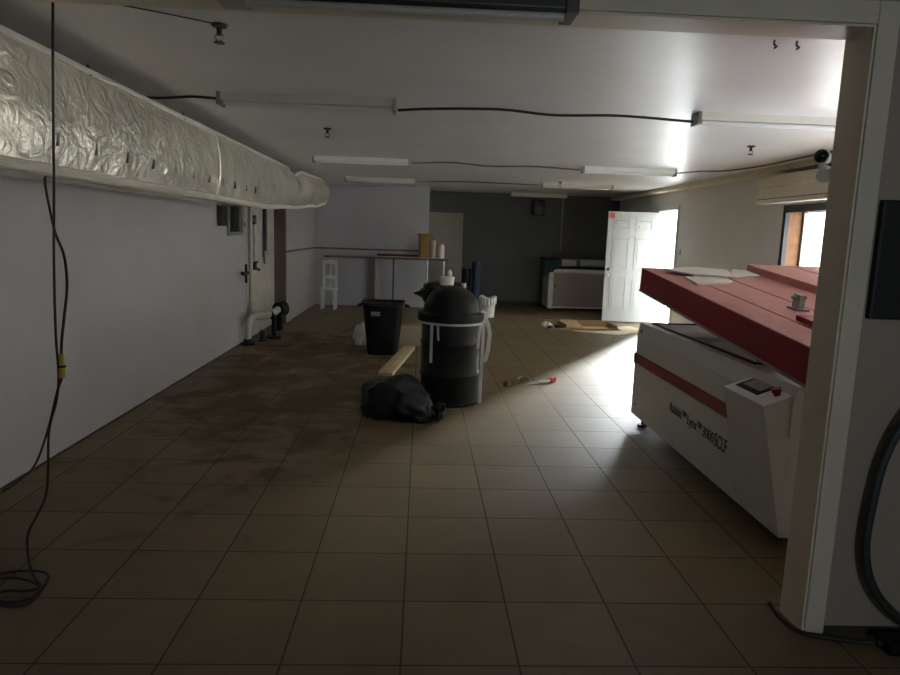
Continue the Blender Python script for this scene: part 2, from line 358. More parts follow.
# window in the right wall
wn = bpy.data.objects.new('window_1', None); COL.objects.link(wn); wn['kind'] = 'structure'; wn['label'] = 'big window in the right wall with raw pine lining'
f = MB(); f.box(XR-0.02, XR+0.03, WY1-0.03, WY1+0.04, WZ0-0.03, WZ1+0.03); f.box(XR-0.02, XR+0.03, WY0-0.04, WY0+0.03, WZ0-0.03, WZ1+0.03)
f.box(XR-0.02, XR+0.03, WY0, WY1, WZ1-0.06, WZ1+0.03); f.box(XR-0.02, XR+0.03, WY0, WY1, WZ0-0.03, WZ0+0.03)
f.build('window_frame', 'darkm', wn)
f = MB(); f.box(XR+0.03, XR+0.22, WY1-0.025, WY1, WZ0, WZ1); f.box(XR+0.03, XR+0.22, WY0, WY0+0.025, WZ0, WZ1); f.box(XR+0.03, XR+0.22, WY0, WY1, WZ1-0.025, WZ1); f.box(XR+0.03, XR+0.22, WY0, WY1, WZ0, WZ0+0.025)
f.build('window_lining', 'pine', wn)['label'] = 'raw orange pine lining boards'
f = MB()
for y in (WY0+0.03, WY1-0.07): f.box(XR+0.2, XR+0.24, y, y+0.045, WZ0, WZ1)
f.box(XR+0.2, XR+0.24, WY0, WY1, WZ1-0.06, WZ1); f.box(XR+0.2, XR+0.24, WY0, WY1, WZ0, WZ0+0.06)
f.build('window_sash', 'greym', wn)
MB().box(XR+0.215, XR+0.222, WY0+0.04, WY1-0.04, WZ0+0.04, WZ1-0.04).build('window_pane', 'glass', wn)

wn = bpy.data.objects.new('added_window', None); COL.objects.link(wn); wn['kind'] = 'structure'; wn['label'] = 'unseen window added in the right wall for more daylight, nearer the partition'  # added out of view to brighten the ceiling, duct and left wall
f = MB()
for y in (3.4, 4.53, 5.66): f.box(XR+0.1, XR+0.15, y, y+0.04, 0.3, 2.08)
for z in (0.3, 2.04): f.box(XR+0.1, XR+0.15, 3.4, 5.7, z, z+0.04)
f.build('window_frame', 'darkm', wn)
MB().box(XR+0.122, XR+0.128, 3.43, 5.67, 0.33, 2.05).build('window_pane', 'glass', wn)
# ---------------------------------------------------------------- laser cutter, front right
MX0, MX1, MY0, MY1, MZ0, MZ1 = 1.94, 3.55, 3.26, 5.79, 0.10, 0.91
lc = thing('laser_cutter', (MX0, MY0, 0), 'long grey laser cutter with raised dark red lid beside the doorway jamb', 'laser cutter')
def P(x, y, z): return (x-MX0, y-MY0, z)
LX, LY = MX1-MX0, MY1-MY0
b = MB()
b.box(0.02, LX, 0, LY-0.01, MZ0, 0.54); b.box(0.02, LX, 0, LY-0.01, 0.645, 0.80); b.box(0.03, LX, 0.01, LY-0.03, 0.54, 0.645)
b.box(0.0, 0.02, 0.0, LY, MZ0, 0.548, bevel=0.004); b.box(0.0, 0.02, 0, LY-0.02, 0.638, 0.80, bevel=0.004)
b.prism([(0.0, 0.80), (0.018, MZ1), (0.10, MZ1), (0.10, 0.80)], 0, LY-0.02)
b.box(LX-0.12, LX, 0, LY-0.02, 0.80, MZ1); b.box(0.10, LX-0.12, 0, 0.62, 0.80, MZ1); b.box(0.10, LX-0.12, LY-0.14, LY-0.02, 0.80, MZ1)
b.build('body', 'machine', lc)
MB().box(0.004, 0.03, 0.62, LY-0.005, 0.552, 0.634).build('front_band', 'band', lc)['label'] = 'dull red band along the front'
MB().box(-0.006, 0.05, LY-0.02, LY+0.012, 0.548, 0.64).build('band_end', 'blackp', lc)
MB().box(0.10, LX-0.12, 0.62, LY-0.14, 0.80, 0.845).build('cutting_bed', 'bed', lc)['label'] = 'pale green cutting bed'
s = MB()
for x0, x1, y0, y1 in ((0.085, 0.10, 0.60, LY-0.12), (LX-0.12, LX-0.105, 0.60, LY-0.12), (0.085, LX-0.1, 0.60, 0.62), (0.085, LX-0.1, LY-0.14, LY-0.12)): s.box(x0, x1, y0, y1, MZ1, MZ1+0.012)
s.build('lid_seal', 'blackr', lc)
g = MB(); g.box(0.16, 0.20, 0.66, LY-0.18, 0.845, 0.895); g.box(LX-0.22, LX-0.18, 0.66, LY-0.18, 0.845, 0.895); g.box(0.16, LX-0.18, 1.75, 1.85, 0.86, 0.90)
g.build('gantry', 'greym', lc)
for x, y in ((0.07, LY-0.12), (0.45, 0.15), (LX-0.1, LY-0.12), (LX-0.1, 0.15)):
    q = MB(); q.cyl((x, y, 0), (x, y, 0.02), 0.042, n=16); q.cyl((x, y, 0.02), (x, y, MZ0+0.02), 0.012, n=8); q.build('leveling_foot', 'blackr', lc, smooth=True)
# flared control console on the front
c = MB()
v = [P(1.80, 3.28, 0.80), P(1.80, 3.74, 0.80), P(2.10, 3.74, 0.914), P(2.10, 3.28, 0.914), P(1.935, 3.25, 0.11), P(1.935, 3.74, 0.11), P(2.10, 3.74, 0.11), P(2.10, 3.25, 0.11)]
vv = [c.bm.verts.new(p) for p in v]
for q in ((0, 1, 2, 3), (4, 7, 6, 5), (0, 4, 5, 1), (1, 5, 6, 2), (2, 6, 7, 3), (3, 7, 4, 0)): c.bm.faces.new([vv[i] for i in q])
con = c.build('control_console', 'machine', lc)
TILT = Matrix.Rotation(-math.atan(0.114/0.30), 3, 'Y')
MB().box(-0.10, 0.14, 0.19, 0.44, 0.860-0.004, 0.860+0.004, rot=TILT).build('screen_bezel', 'blackp', con)
MB().box(-0.07, 0.11, 0.22, 0.41, 0.864-0.002, 0.864+0.002, rot=TILT).build('screen', 'screen', con)
q = MB(); q.cyl((-0.03, 0.10, 0.835), (-0.037, 0.10, 0.86), 0.018, n=14); q.cyl((-0.037, 0.10, 0.86), (-0.043, 0.10, 0.878), 0.026, 0.022, n=16); q.build('emergency_button', 'redb', con, smooth=True)
for y, z in ((LY-0.12, 0.845), (LY-0.1, 0.2), (0.52, 0.24)): 
    MB().cyl((-0.004, y, z), (0.004, y, z), 0.012, n=10).build('bolt', 'darkm', lc)
def txt(body, size, y, z, w, nm):
    cu = bpy.data.curves.new(nm, 'FONT'); cu.body = body; cu.size = size; cu.extrude = 0.001; cu.align_x = 'LEFT'
    to = bpy.data.objects.new('tmp', cu); COL.objects.link(to)
    dg = bpy.context.evaluated_depsgraph_get(); me = bpy.data.meshes.new_from_object(to.evaluated_get(dg)); bpy.data.objects.remove(to)
    xs = [v.co.x for v in me.vertices]; k = w/(max(xs)-min(xs)); x0 = min(xs)
    for v in me.vertices: v.co.x = (v.co.x-x0)*k
    me.materials.clear(); me.materials.append(M_['text'])
    o = bpy.data.objects.new(nm, me); COL.objects.link(o); o.parent = lc
    o.matrix_local = Matrix(((0, 0, -1, -0.0015), (-1, 0, 0, y), (0, 1, 0, z), (0, 0, 0, 1)))
    return o
txt('Rabbit\u2122', 0.098, 1.625, 0.352, 0.31, 'lettering'); txt('Lynx\u2122', 0.098, 1.285, 0.347, 0.24, 'lettering'); txt('3000', 0.098, 1.02, 0.342, 0.17, 'lettering'); txt('SCLF', 0.125, 0.835, 0.334, 0.175, 'lettering')
# lid: local frame along y with slope, near end hinged
SL = math.atan(0.0975)
lid = bpy.data.objects.new('lid', None); COL.objects.link(lid); lid.parent = lc
lid.location = (0, -0.0, 0.932); lid.rotation_euler = (SL, 0, 0)
lid_shell = MB(); lid_shell.box(0, 0.03, -0.16, 2.56, 0.015, 0.2, bevel=0.006); lid_shell.box(0.0, LX+0.05, 2.53, 2.56, 0.015, 0.2, bevel=0.006); lid_shell.box(0.0, LX+0.05, -0.16, -0.13, 0.015, 0.2); lid_shell.box(LX+0.02, LX+0.05, -0.16, 2.56, 0.015, 0.2)
lid_shell.build('lid_skirt', 'lid', lid)['label'] = 'dark red side skirt of the lid'
tp = MB(); tp.box(0.004, 0.235, -0.156, 2.556, 0.186, 0.203); tp.box(0.25, 0.55, -0.156, 2.556, 0.186, 0.203); tp.box(0.565, 0.92, -0.156, 2.556, 0.186, 0.203)
tp.build('lid_top', 'lidtop', lid)['label'] = 'dusty red top panels'
MB().box(0.01, 0.93, -0.15, 2.55, 0.18, 0.192).build('lid_grooves', 'groove', lid)
rc = MB(); rc.box(0.92, 1.28, -0.156, 2.556, 0.15, 0.262, bevel=0.01); rc.box(1.295, LX+0.046, -0.156, 2.556, 0.15, 0.262, bevel=0.01); rc.build('rear_cover', 'lidtop', lid)
MB().box(-0.004, 0.036, -0.16, 2.564, 0.0, 0.016).build('lid_edge_trim', 'greym', lid)
br = MB(); br.box(0.44, 0.475, 0.84, 0.92, 0.203, 0.30); br.box(0.42, 0.50, 0.82, 0.94, 0.203, 0.215); br.cyl((0.41, 0.88, 0.28), (0.50, 0.88, 0.28), 0.012, n=10); br.build('latch_bracket', 'greym', lid)
MB().box(0.27, 0.4, 0.34, 0.56, 0.203, 0.235, bevel=0.005).build('latch_block', 'lid', lid)
st = MB(); st.cyl((0.14, 0.55, 0.90), (0.14, 0.95, 1.005), 0.012, n=10); st.cyl((0.14, 0.95, 1.005), (0.14, 1.2, 1.06), 0.007, n=8); st.build('gas_strut', 'blackp', lc)
# boards lying on the lid
def zl(y): return 1.1335 + 0.0975*(y-MY0)+0.0035
def board(pts, lift, label):
    bm_ = MB(); c = Vector((sum(p[0] for p in pts)/len(pts), sum(p[1] for p in pts)/len(pts), 0)); z0 = zl(c.y)+lift
    top = [bm_.bm.verts.new((p[0]-c.x, p[1]-c.y, zl(p[1])+lift-z0+0.014+(p[2] if len(p) > 2 else 0))) for p in pts]
    bot = [bm_.bm.verts.new((v.co.x, v.co.y, v.co.z-0.013)) for v in top]
    bm_.join(bot, top); bm_.bm.faces.new(top); bm_.bm.faces.new(bot[::-1])
    o = bm_.build('paper_sheet', 'paper', loc=(c.x, c.y, z0)); tag(o, label, 'paper sheet', 'boards lying on the red lid')
board([(2.02, 5.55), (2.40, 5.73), (2.60, 5.60), (2.50, 5.22), (2.20, 5.30)], 0.016, 'largest of the grey-brown sheets on the red lid, lying nearest its far corner')
board([(2.11, 5.25), (2.48, 5.42), (2.42, 5.08), (2.08, 4.92)], 0.0, 'grey-brown sheet poking out lowest, under the largest sheet on the red lid')
board([(2.62, 5.55), (2.74, 5.79), (2.83, 5.72), (2.82, 5.45), (2.55, 5.32)], 0.0, 'grey-brown sheet on the red lid nearest the raised rear cover')

# ---------------------------------------------------------------- far laser cutter
fc = thing('laser_cutter', (2.86, 14.9, 0), 'smaller pale laser cutter standing against the charcoal wall behind the open door', 'laser cutter')
b = MB(); b.box(0, 1.5, 0.0, 0.75, 0.06, 0.86, bevel=0.01); b.box(0.0, 1.5, 0.3, 0.75, 0.86, 0.95); b.build('body', 'machine', fc)
MB().box(0.11, 1.42, -0.012, 0.0, 0.1, 0.84, bevel=0.004).build('front_panel', 'tan', fc)['label'] = 'beige front panel'
MB().box(0.02, 0.09, -0.02, 0.0, 0.05, 0.86, bevel=0.006).build('corner_rail', 'offw', fc)
MB().box(0.1, 1.5, -0.03, 0.02, 0.865, 0.93, bevel=0.006).build('front_rail', 'offw', fc)
MB().box(0.04, 1.5, 0.05, 0.3, 0.86, 0.95).build('gap_shade', 'blackp', fc)  # black block painting the shade of the gap under the lid
l = MB(); l.box(0.0, 1.5, 0.1, 0.14, 1.0, 1.14, bevel=0.01); l.box(0.0, 1.5, 0.14, 0.7, 1.0, 1.14); l.box(0.0, 0.04, 0.14, 0.7, 0.95, 1.0); l.build('lid', 'greym', fc)
MB().box(0.62, 0.70, 0.085, 0.1, 1.0, 1.13).build('lid_handle', 'darkm', fc)
MB().cyl((0.15, -0.02, 0.56), (0.15, -0.012, 0.56), 0.02, n=12).build('lock', 'darkm', fc)
for x in (0.08, 1.42):
    for y in (0.08, 0.66): MB().cyl((x, y, 0), (x, y, 0.07), 0.03, n=10).build('leveling_foot', 'blackr', fc)
def clothf(u, v):
    x = -0.16+u*0.40; n = noise.noise(Vector((u*3, v*4, 0.3)))
    if v < 0.45: return Vector((x, 0.35-0.5*(v/0.45)+0.02*n, 1.17-0.03*(v/0.45)+0.03*n))
    t = (v-0.45)/0.55; return Vector((x+0.03*n, -0.14-0.03*sin(t*3)+0.04*n, 1.14-t*(0.38-0.25*u)+0.02*n))
tag(MB().grid(clothf, 16, 16).build('cloth', 'teal', loc=(2.86, 14.9, 0), smooth=True, solid=0.012), 'dark teal cloth draped over the left corner of the far laser cutter', 'cloth')

# ---------------------------------------------------------------- drum, bin, bags and things around them
dr = thing('trash_drum', (0.335, 6.44, 0), 'black steel drum with a dome lid standing beside the black bag', 'drum')
prof = [(0.27, 0.0), (0.285, 0.0), (0.285, 0.03), (0.28, 0.035)]
for z in (0.29, 0.59): prof += [(0.28, z-0.03), (0.29, z-0.01), (0.29, z+0.01), (0.28, z+0.03)]
prof += [(0.28, 0.83), (0.292, 0.84), (0.292, 0.87), (0.27, 0.875)]
MB().lathe(prof, n=48).build('barrel', 'drum', dr, smooth=True)
dl = MB().lathe([(0.30, 0.80), (0.318, 0.80), (0.325, 0.83), (0.318, 0.875), (0.275, 0.885), (0.27, 0.90)] + [(0.268*cos(a), 0.90+0.225*sin(a)) for a in [i*pi/2/10 for i in range(11)]], n=48)
lo = dl.build('dome_lid', 'blackp', dr, smooth=True)
# white strap tied round the drum
sb = thing('strap', (0.335, 6.44, 0), 'white webbing strap tied round the dome-lidded drum with ends hanging down', 'strap')
k = MB(); A = []
for r, z in ((0.294, 0.775), (0.299, 0.775), (0.299, 0.80), (0.294, 0.80), (0.294, 0.775)): A.append((r, z))
k.lathe(A, n=40, close=False).build('loop', 'strap', sb, smooth=True)
def strip(pts, w, parent, nm='hanging_end'):
    # flat ribbon following pts, facing away from the axis
    m_ = MB(); R = []
    for p in pts:
        p = Vector(p); o = Vector((p.x, p.y, 0)).normalized(); tn = Vector((-o.y, o.x, 0))
        R.append([m_.bm.verts.new(p + tn*w/2), m_.bm.verts.new(p - tn*w/2), m_.bm.verts.new(p - tn*w/2 + o*0.004), m_.bm.verts.new(p + tn*w/2 + o*0.004)])
    for a, b in zip(R, R[1:]): m_.join(a, b)
    m_.bm.faces.new(R[0][::-1]); m_.bm.faces.new(R[-1])
    return m_.build(nm, 'strap', parent)
def at(th, r, z): return (r*cos(radians(th)), r*sin(radians(th)), z)
strip([at(-128, 0.303, z) for z in (0.80, 0.7, 0.6, 0.5, 0.42)], 0.03, sb)
strip([at(-116, 0.302, 0.79), at(-115, 0.303, 0.72), at(-114, 0.304, 0.64)], 0.02, sb)
def ribbon(pts, w):
    m_ = MB(); R = []
    for i, p in enumerate(pts):
        p = Vector(p); t_ = (Vector(pts[min(i+1, len(pts)-1)])-Vector(pts[max(i-1, 0)])).normalized(); n_ = Vector((0.25, -1, 0)).normalized(); x_ = t_.cross(n_).normalized()*w/2
        R.append([m_.bm.verts.new(p+x_), m_.bm.verts.new(p-x_), m_.bm.verts.new(p-x_+n_*0.004), m_.bm.verts.new(p+x_+n_*0.004)])
    for a, b in zip(R, R[1:]): m_.join(a, b)
    m_.bm.faces.new(R[0][::-1]); m_.bm.faces.new(R[-1]); return m_.build('hanging_end', 'strap', sb)
ribbon([(0.31, -0.07, 0.87), (0.305, -0.09, 0.6), (0.30, -0.10, 0.3), (0.298, -0.10, 0.01)], 0.03)
ribbon([(0.31, -0.07, 0.86), (0.35, -0.07, 0.78), (0.372, -0.07, 0.68), (0.36, -0.07, 0.52), (0.335, -0.07, 0.41)], 0.04)
ribbon([(0.31, -0.08, 0.86), (0.275, -0.16, 0.77), (0.258, -0.19, 0.68), (0.255, -0.19, 0.56)], 0.025)
k = MB(); k.ball((0.30, -0.045, 0.86), 0.035, 0.03, 0.045, 2, lambda p: 1+0.25*noise.noise(p*3)); k.build('knot', 'strap', sb, smooth=True)

bn = thing('trash_bin', (-0.455, 9.02, 0), 'tapered black plastic bin, open on top, with a pale label', 'bin')
def rrect(w, d, r, z, n=6):
    P_ = []
    for cx, cy, a0 in ((w-r, d-r, 0), (-w+r, d-r, 90), (-w+r, -d+r, 180), (w-r, -d+r, 270)):
        for i in range(n+1):
            a = radians(a0+90*i/n); P_.append(Vector((cx+r*cos(a), cy+r*sin(a), z)))
    return P_
m = MB(); rings = [rrect(*q) for q in ((0.19, 0.18, 0.06, 0.0), (0.20, 0.195, 0.07, 0.02), (0.265, 0.245, 0.09, 0.66), (0.285, 0.265, 0.1, 0.665), (0.285, 0.265, 0.1, 0.70), (0.255, 0.235, 0.09, 0.70), (0.205, 0.185, 0.06, 0.03))]
RR = [[m.bm.verts.new(p) for p in r_] for r_ in rings]
for a, b in zip(RR, RR[1:]): m.join(a, b)
m.bm.faces.new(RR[0][::-1]); m.bm.faces.new(RR[-1]); m.build('bin_body', 'blackp', bn, smooth=True)
for s in (1, -1):
    m = MB(); m.tube([(s*0.28, -0.08, 0.65), (s*0.33, -0.07, 0.64), (s*0.335, 0, 0.635), (s*0.33, 0.07, 0.64), (s*0.28, 0.08, 0.65)], 0.014); m.build('handle', 'blackp', bn, smooth=True)
MB().box(-0.15, -0.03, -0.0025, 0.0025, -0.06, 0.06, rot=None).build('label_sticker', mat('grey_label', (0.22, 0.22, 0.23), 0.6, var=0.5, scale=30), bn)
ls = bpy.data.objects['label_sticker']; ls.location = (0, -0.236, 0.585); ls.rotation_euler.x = radians(-4.2)

def lump(seed, amp, fr): 
    return lambda p: 1 + amp*noise.noise(p*fr + Vector((seed, 0, 0))) + amp*0.5*noise.noise(p*fr*2.7 + Vector((0, seed, 0)))
def bagmesh(rx, ry, rz, seed, amp=0.28, fr=1.6, sub=5):
    m_ = MB(); m_.ball((0, 0, rz*0.8), rx, ry, rz, sub, lump(seed, amp, fr))
    for v in m_.bm.verts:
        if v.co.z < 0.012: v.co.z = 0.0
    return m_
bg_ = thing('trash_bag', (-0.09, 5.85, 0), 'full black bin bag slumped on the tiles in front of the drum', 'bag', rz=radians(-18))
bb = MB(); bb.ball((-0.04, 0, 0.13), 0.345, 0.235, 0.24, 5, lump(3.1, 0.24, 1.2))
for v in bb.bm.verts:
    p = v.co; p.z *= 1.0 - 0.45*max(0, (p.x+0.0)/0.4)
    if p.z < 0.01: p.z = 0.0
bb.build('bag_body', 'bagp', bg_, smooth=False)
for p in bpy.data.objects['bag_body'].data.polygons: p.use_smooth = True
nk = MB(); nk.grid(lambda u, v: Vector((0.24+0.12*u, (0.03+0.07*u)*cos(v*2*pi)*(1+0.2*sin(v*14*pi/2)), 0.075+(0.03+0.05*u)*sin(v*2*pi)*(1+0.15*sin(v*9*pi)))), 6, 40); nk.build('tied_neck', 'bagp', bg_, smooth=True, solid=0.004)

pl = MB(); pl.box(-0.085, 0.085, -0.95, 0.95, 0, 0.04, bevel=0.004)
o = pl.build('plank', 'plank', loc=(-0.225, 8.46, 0)); o.rotation_euler.z = -0.125; tag(o, 'pale timber plank lying on the tiles between bin and drum', 'plank')
m = MB(); m.ball((0, 0, 0.13), 0.11, 0.1, 0.17, 4, lump(8.2, 0.35, 2.0))
for v in m.bm.verts:
    if v.co.z < 0.01: v.co.z = 0
tag(m.build('plastic_bag', 'wplast', loc=(-0.80, 9.62, 0), smooth=True), 'crumpled white plastic bag on the floor left of the black bin', 'bag')
bx = thing('cardboard_box', (-0.08, 9.75, 0), 'low dull cardboard box on the floor between bin and drum', 'box')
MB().box(-0.2, 0.2, -0.14, 0.14, 0, 0.3, bevel=0.004).build('carton', 'near', bx); MB().box(-0.2, 0.2, -0.142, 0.142, 0.296, 0.304).build('flap', 'kraft', bx)

# second barrel behind the drum
b2 = thing('trash_barrel', (0.40, 10.1, 0), 'dark barrel with a black liner half hidden behind the dome-lidded drum', 'barrel')
MB().lathe([(0.24, 0), (0.26, 0.0), (0.30, 0.70), (0.32, 0.72), (0.32, 0.75), (0.29, 0.75), (0.27, 0.6), (0.0, 0.6)], n=32).build('barrel', 'drum', b2, smooth=True)
m = MB(); m.ball((0, 0, 0.74), 0.37, 0.34, 0.16, 4, lump(5.5, 0.35, 2.0)); m.build('liner', 'bagp', b2, smooth=True)
tb = thing('plastic_tub', (0.415, 10.0, 0.865), 'squat white plastic tub resting on top of the lined barrel', 'tub')
MB().lathe([(0.095, 0), (0.105, 0.005), (0.11, 0.10), (0.115, 0.10), (0.115, 0.125), (0.0, 0.13)], n=28).build('tub', 'wplast', tb, smooth=True)
bt = thing('bottle', (0.455, 10.0, 0.995), 'small brown and white bottle standing on the white tub', 'bottle')
MB().lathe([(0.03, 0), (0.034, 0.005), (0.034, 0.06), (0.015, 0.085), (0.013, 0.10)], n=16).build('bottle_body', 'wplast', bt, smooth=True)
MB().cyl((0, 0, 0.10), (0, 0, 0.125), 0.016, n=12).build('cap', 'brown', bt, smooth=True)
cn = thing('paper_cup', (0.67, 10.0, 0.80), 'tiny pale cup lying in the liner at the right of the lined barrel', 'cup')
MB().lathe([(0.028, 0), (0.038, 0.1), (0.036, 0.1), (0.0, 0.02)], n=16).build('cup', 'kraftl', cn, smooth=True)

# bucket, rolls at the far wall
bk = thing('bucket', (1.365, 13.4, 0), 'white plastic bucket with a bag tucked over its rim, behind the drum', 'bucket')
MB().lathe([(0.14, 0), (0.145, 0.0), (0.165, 0.36), (0.175, 0.36), (0.175, 0.38), (0.16, 0.38), (0.14, 0.02), (0.0, 0.02)], n=32).build('pail', 'wplast', bk, smooth=True)
m = MB(); m.grid(lambda u, v: Vector(((0.177+0.01*sin(v*30*pi))*cos(v*2*pi), (0.177+0.01*sin(v*30*pi))*sin(v*2*pi), 0.40-(0.14+0.04*sin(v*11))*u+0.025*sin(v*7*pi)*(1-u))), 4, 60); m.build('bag_rim', 'wplast', bk, smooth=True, solid=0.003)
m = MB(); m.tube([(-0.165, 0, 0.34), (-0.13, -0.12, 0.27), (0, -0.185, 0.23), (0.13, -0.12, 0.27), (0.165, 0, 0.34)], 0.004); m.build('wire_handle', 'greym', bk)
rl = thing('foam_roll', (1.16, 13.9, 0), 'tall navy blue foam roll standing upright before the charcoal wall', 'roll')
MB().cyl((0, 0, 0), (0, 0, 1.07), 0.085, n=28).build('roll', 'blue', rl, smooth=True)
m = MB(); m.tube([(0.06*cos(a)*(1-a/28), 0.06*sin(a)*(1-a/28), 1.071) for a in [i*0.5 for i in range(48)]], 0.004, n=5, steps=2); m.build('spiral_end', 'blackr', rl)
rl = thing('mat_roll', (0.96, 14.1, 0), 'shorter black roll of matting leaning against the navy foam roll', 'roll')
MB().cyl((0, 0, 0), (0.02, 0, 0.92), 0.10, n=24).build('roll', 'blackr', rl, smooth=True)
MB().lathe([(0.103, 0.40), (0.105, 0.40), (0.105, 0.44), (0.103, 0.44)], c=(0.01, 0, 0), close=False).build('tie', 'darkm', rl)

# cardboard on the floor by the door
cb = thing('cardboard_box', (2.93, 12.05, 0), 'long brown cardboard box lying open on the tiles by the white door', 'box', rz=radians(4))
m = MB(); m.box(-0.62, 0.62, -0.26, 0.26, 0, 0.008); m.box(-0.62, 0.62, 0.25, 0.26, 0, 0.12); m.box(-0.62, 0.62, -0.26, -0.25, 0, 0.035); m.box(0.61, 0.62, -0.26, 0.26, 0, 0.09); m.box(-0.32, -0.31, -0.25, 0.25, 0, 0.10)
m.build('tray', 'kraft', cb)
m = MB(); m.box(-0.31, 0.0, -0.25, 0.25, 0.075, 0.082, rot=Matrix.Rotation(radians(8), 3, 'X')); m.build('flap', 'kraft', cb)
MB().box(-0.615, -0.32, -0.25, 0.25, 0.008, 0.014).build('shade_sheet', 'kraftd', cb)['label'] = 'dark sheet painting the shade inside the open end'  # flat sheet, colour stands in for the shaded inside
m = MB(); m.grid(lambda u, v: Vector((-0.68+0.18*u, -0.2+0.4*v, 0.02+0.09*sin(u*pi)*(0.6+0.4*sin(v*7)))), 10, 12); m.build('packing_sheet', 'wplast', cb, smooth=True, solid=0.003)
m = MB(); m.prism([(2.72, 11.66), (3.40, 11.22), (4.10, 11.80), (4.0, 12.5), (3.68, 12.3), (3.63, 11.78)], 0.001, 0.010, 'z')
o = m.build('cardboard_sheet', 'kraftl'); tag(o, 'flat pale cardboard sheet on the tiles at the foot of the white door', 'cardboard')
# debris
o = MB().lathe([(0.03, 0), (0.04, 0.005), (0.04, 0.05), (0.036, 0.055), (0.0, 0.055)], n=18).build('plastic_stopper', 'redd', loc=(1.0, 7.15, 0.0), smooth=True); tag(o, 'small dark red stopper lying alone on the tiles right of the drum', 'stopper')
tl = thing('cutter_tool', (1.42, 7.35, 0), 'white and red hand tool dropped on the sunlit tiles', 'tool', rz=0.35)
MB().tube([(-0.04, 0.0, 0.016), (0.05, -0.02, 0.02), (0.12, 0.03, 0.022)], 0.016).build('grip', 'wplast', tl, smooth=True)
MB().box(0.10, 0.19, 0.0, 0.05, 0.004, 0.055, rot=Matrix.Rotation(0.5, 3, 'Z'), bevel=0.006).build('head', 'redb', tl)
m = MB(); m.prism([(-0.22, -0.04), (-0.02, -0.05), (0.0, 0.02), (-0.10, 0.07)], 0.002, 0.006, 'z'); m.build('blade_guard', 'greym', tl)
o = MB().grid(lambda u, v: Vector((-0.07+0.14*u, -0.06+0.12*v, 0.004+0.05*sin(u*pi)*(1-0.5*v))), 8, 8).build('paper_scrap', 'kraftl', loc=(1.24, 7.52, 0), smooth=True, solid=0.002); tag(o, 'curled scrap of pale paper beside the red and white tool', 'paper')

# ---------------------------------------------------------------- counter, its things, stool
ct = thing('counter', (-1.98, 14.15, 0), 'long thin-legged counter along the white back wall', 'counter')
MB().box(0, 2.56, 0, 0.6, 1.06, 1.105, bevel=0.004).build('worktop', 'wood', ct)
MB().box(0, 2.56, -0.012, 0, 1.055, 1.095).build('front_edge', 'brown', ct)
MB().box(1.03, 1.11, 0.3, 0.55, 0, 1.06).build('support_panel', 'near', ct)
for x, y, q in ((2.14, 0.05, 'chrome'), (2.5, 0.55, 'chrome'), (0.06, 0.55, 'chrome'), (1.42, 0.3, 'darkm')): MB().cyl((x, y, 0), (x, y, 1.06), 0.016, n=10).build('leg', q, ct, smooth=True)
o = MB().box(-0.6, 0.28, -0.03, 0.03, 0, 0.05, bevel=0.01).build('red_bar', 'redd', loc=(-0.32, 14.55, 1.105)); tag(o, 'long dark red bar lying at the back of the counter', 'bar')
jg = thing('ochre_tub', (0.09, 14.3, 1.105), 'tall ochre yellow tub with a flared rim on the counter end', 'tub')
m = MB(); RR = [[m.bm.verts.new(p) for p in rrect(*q)] for q in ((0.105, 0.105, 0.03, 0), (0.115, 0.115, 0.03, 0.44), (0.155, 0.13, 0.03, 0.50), (0.145, 0.12, 0.03, 0.50), (0.10, 0.10, 0.03, 0.40), (0.09, 0.09, 0.03, 0.02))]
for a, b in zip(RR, RR[1:]): m.join(a, b)
m.bm.faces.new(RR[0][::-1]); m.bm.faces.new(RR[-1]); m.build('tub', 'yellowb', jg, smooth=True)
m = MB(); m.tube([(0.12, 0, 0.42), (0.20, 0, 0.40), (0.21, 0, 0.25), (0.13, 0, 0.12)], 0.014); m.build('handle', 'yellowb', jg, smooth=True)
o = MB().lathe([(0.045, 0), (0.048, 0.3), (0.05, 0.36), (0.0, 0.37)], n=20).build('cylinder_carton', 'kraftl', loc=(0.27, 14.2, 1.105), smooth=True); tag(o, 'pale narrow carton tube between the ochre tub and the white canister', 'tube')
o = thing('canister', (0.44, 14.2, 1.105), 'white canister at the very end of the counter', 'canister')
MB().lathe([(0.06, 0), (0.062, 0.005), (0.062, 0.24), (0.05, 0.25)], n=24).build('can_body', 'wplast', o, smooth=True); MB().cyl((0, 0, 0.25), (0, 0, 0.285), 0.055, n=24).build('lid', 'wplast', o, smooth=True)

sl = thing('step_stool', (-1.86, 14.0, 0), 'white step stool chair by the left end of the counter', 'stool')
MB().box(-0.16, 0.16, -0.16, 0.18, 0.40, 0.44, bevel=0.006).build('step', 'white', sl)
for x in (-0.13, 0.13):
    MB().box(x-0.02, x+0.02, -0.15, -0.11, 0, 0.40).build('front_leg', 'white', sl); MB().box(x-0.02, x+0.02, 0.13, 0.17, 0, 1.0).build('rear_leg', 'white', sl)
MB().box(-0.15, 0.15, 0.13, 0.165, 0.62, 0.68).build('back_rail', 'white', sl); MB().box(-0.15, 0.15, 0.13, 0.165, 0.92, 1.0).build('top_rail', 'white', sl)

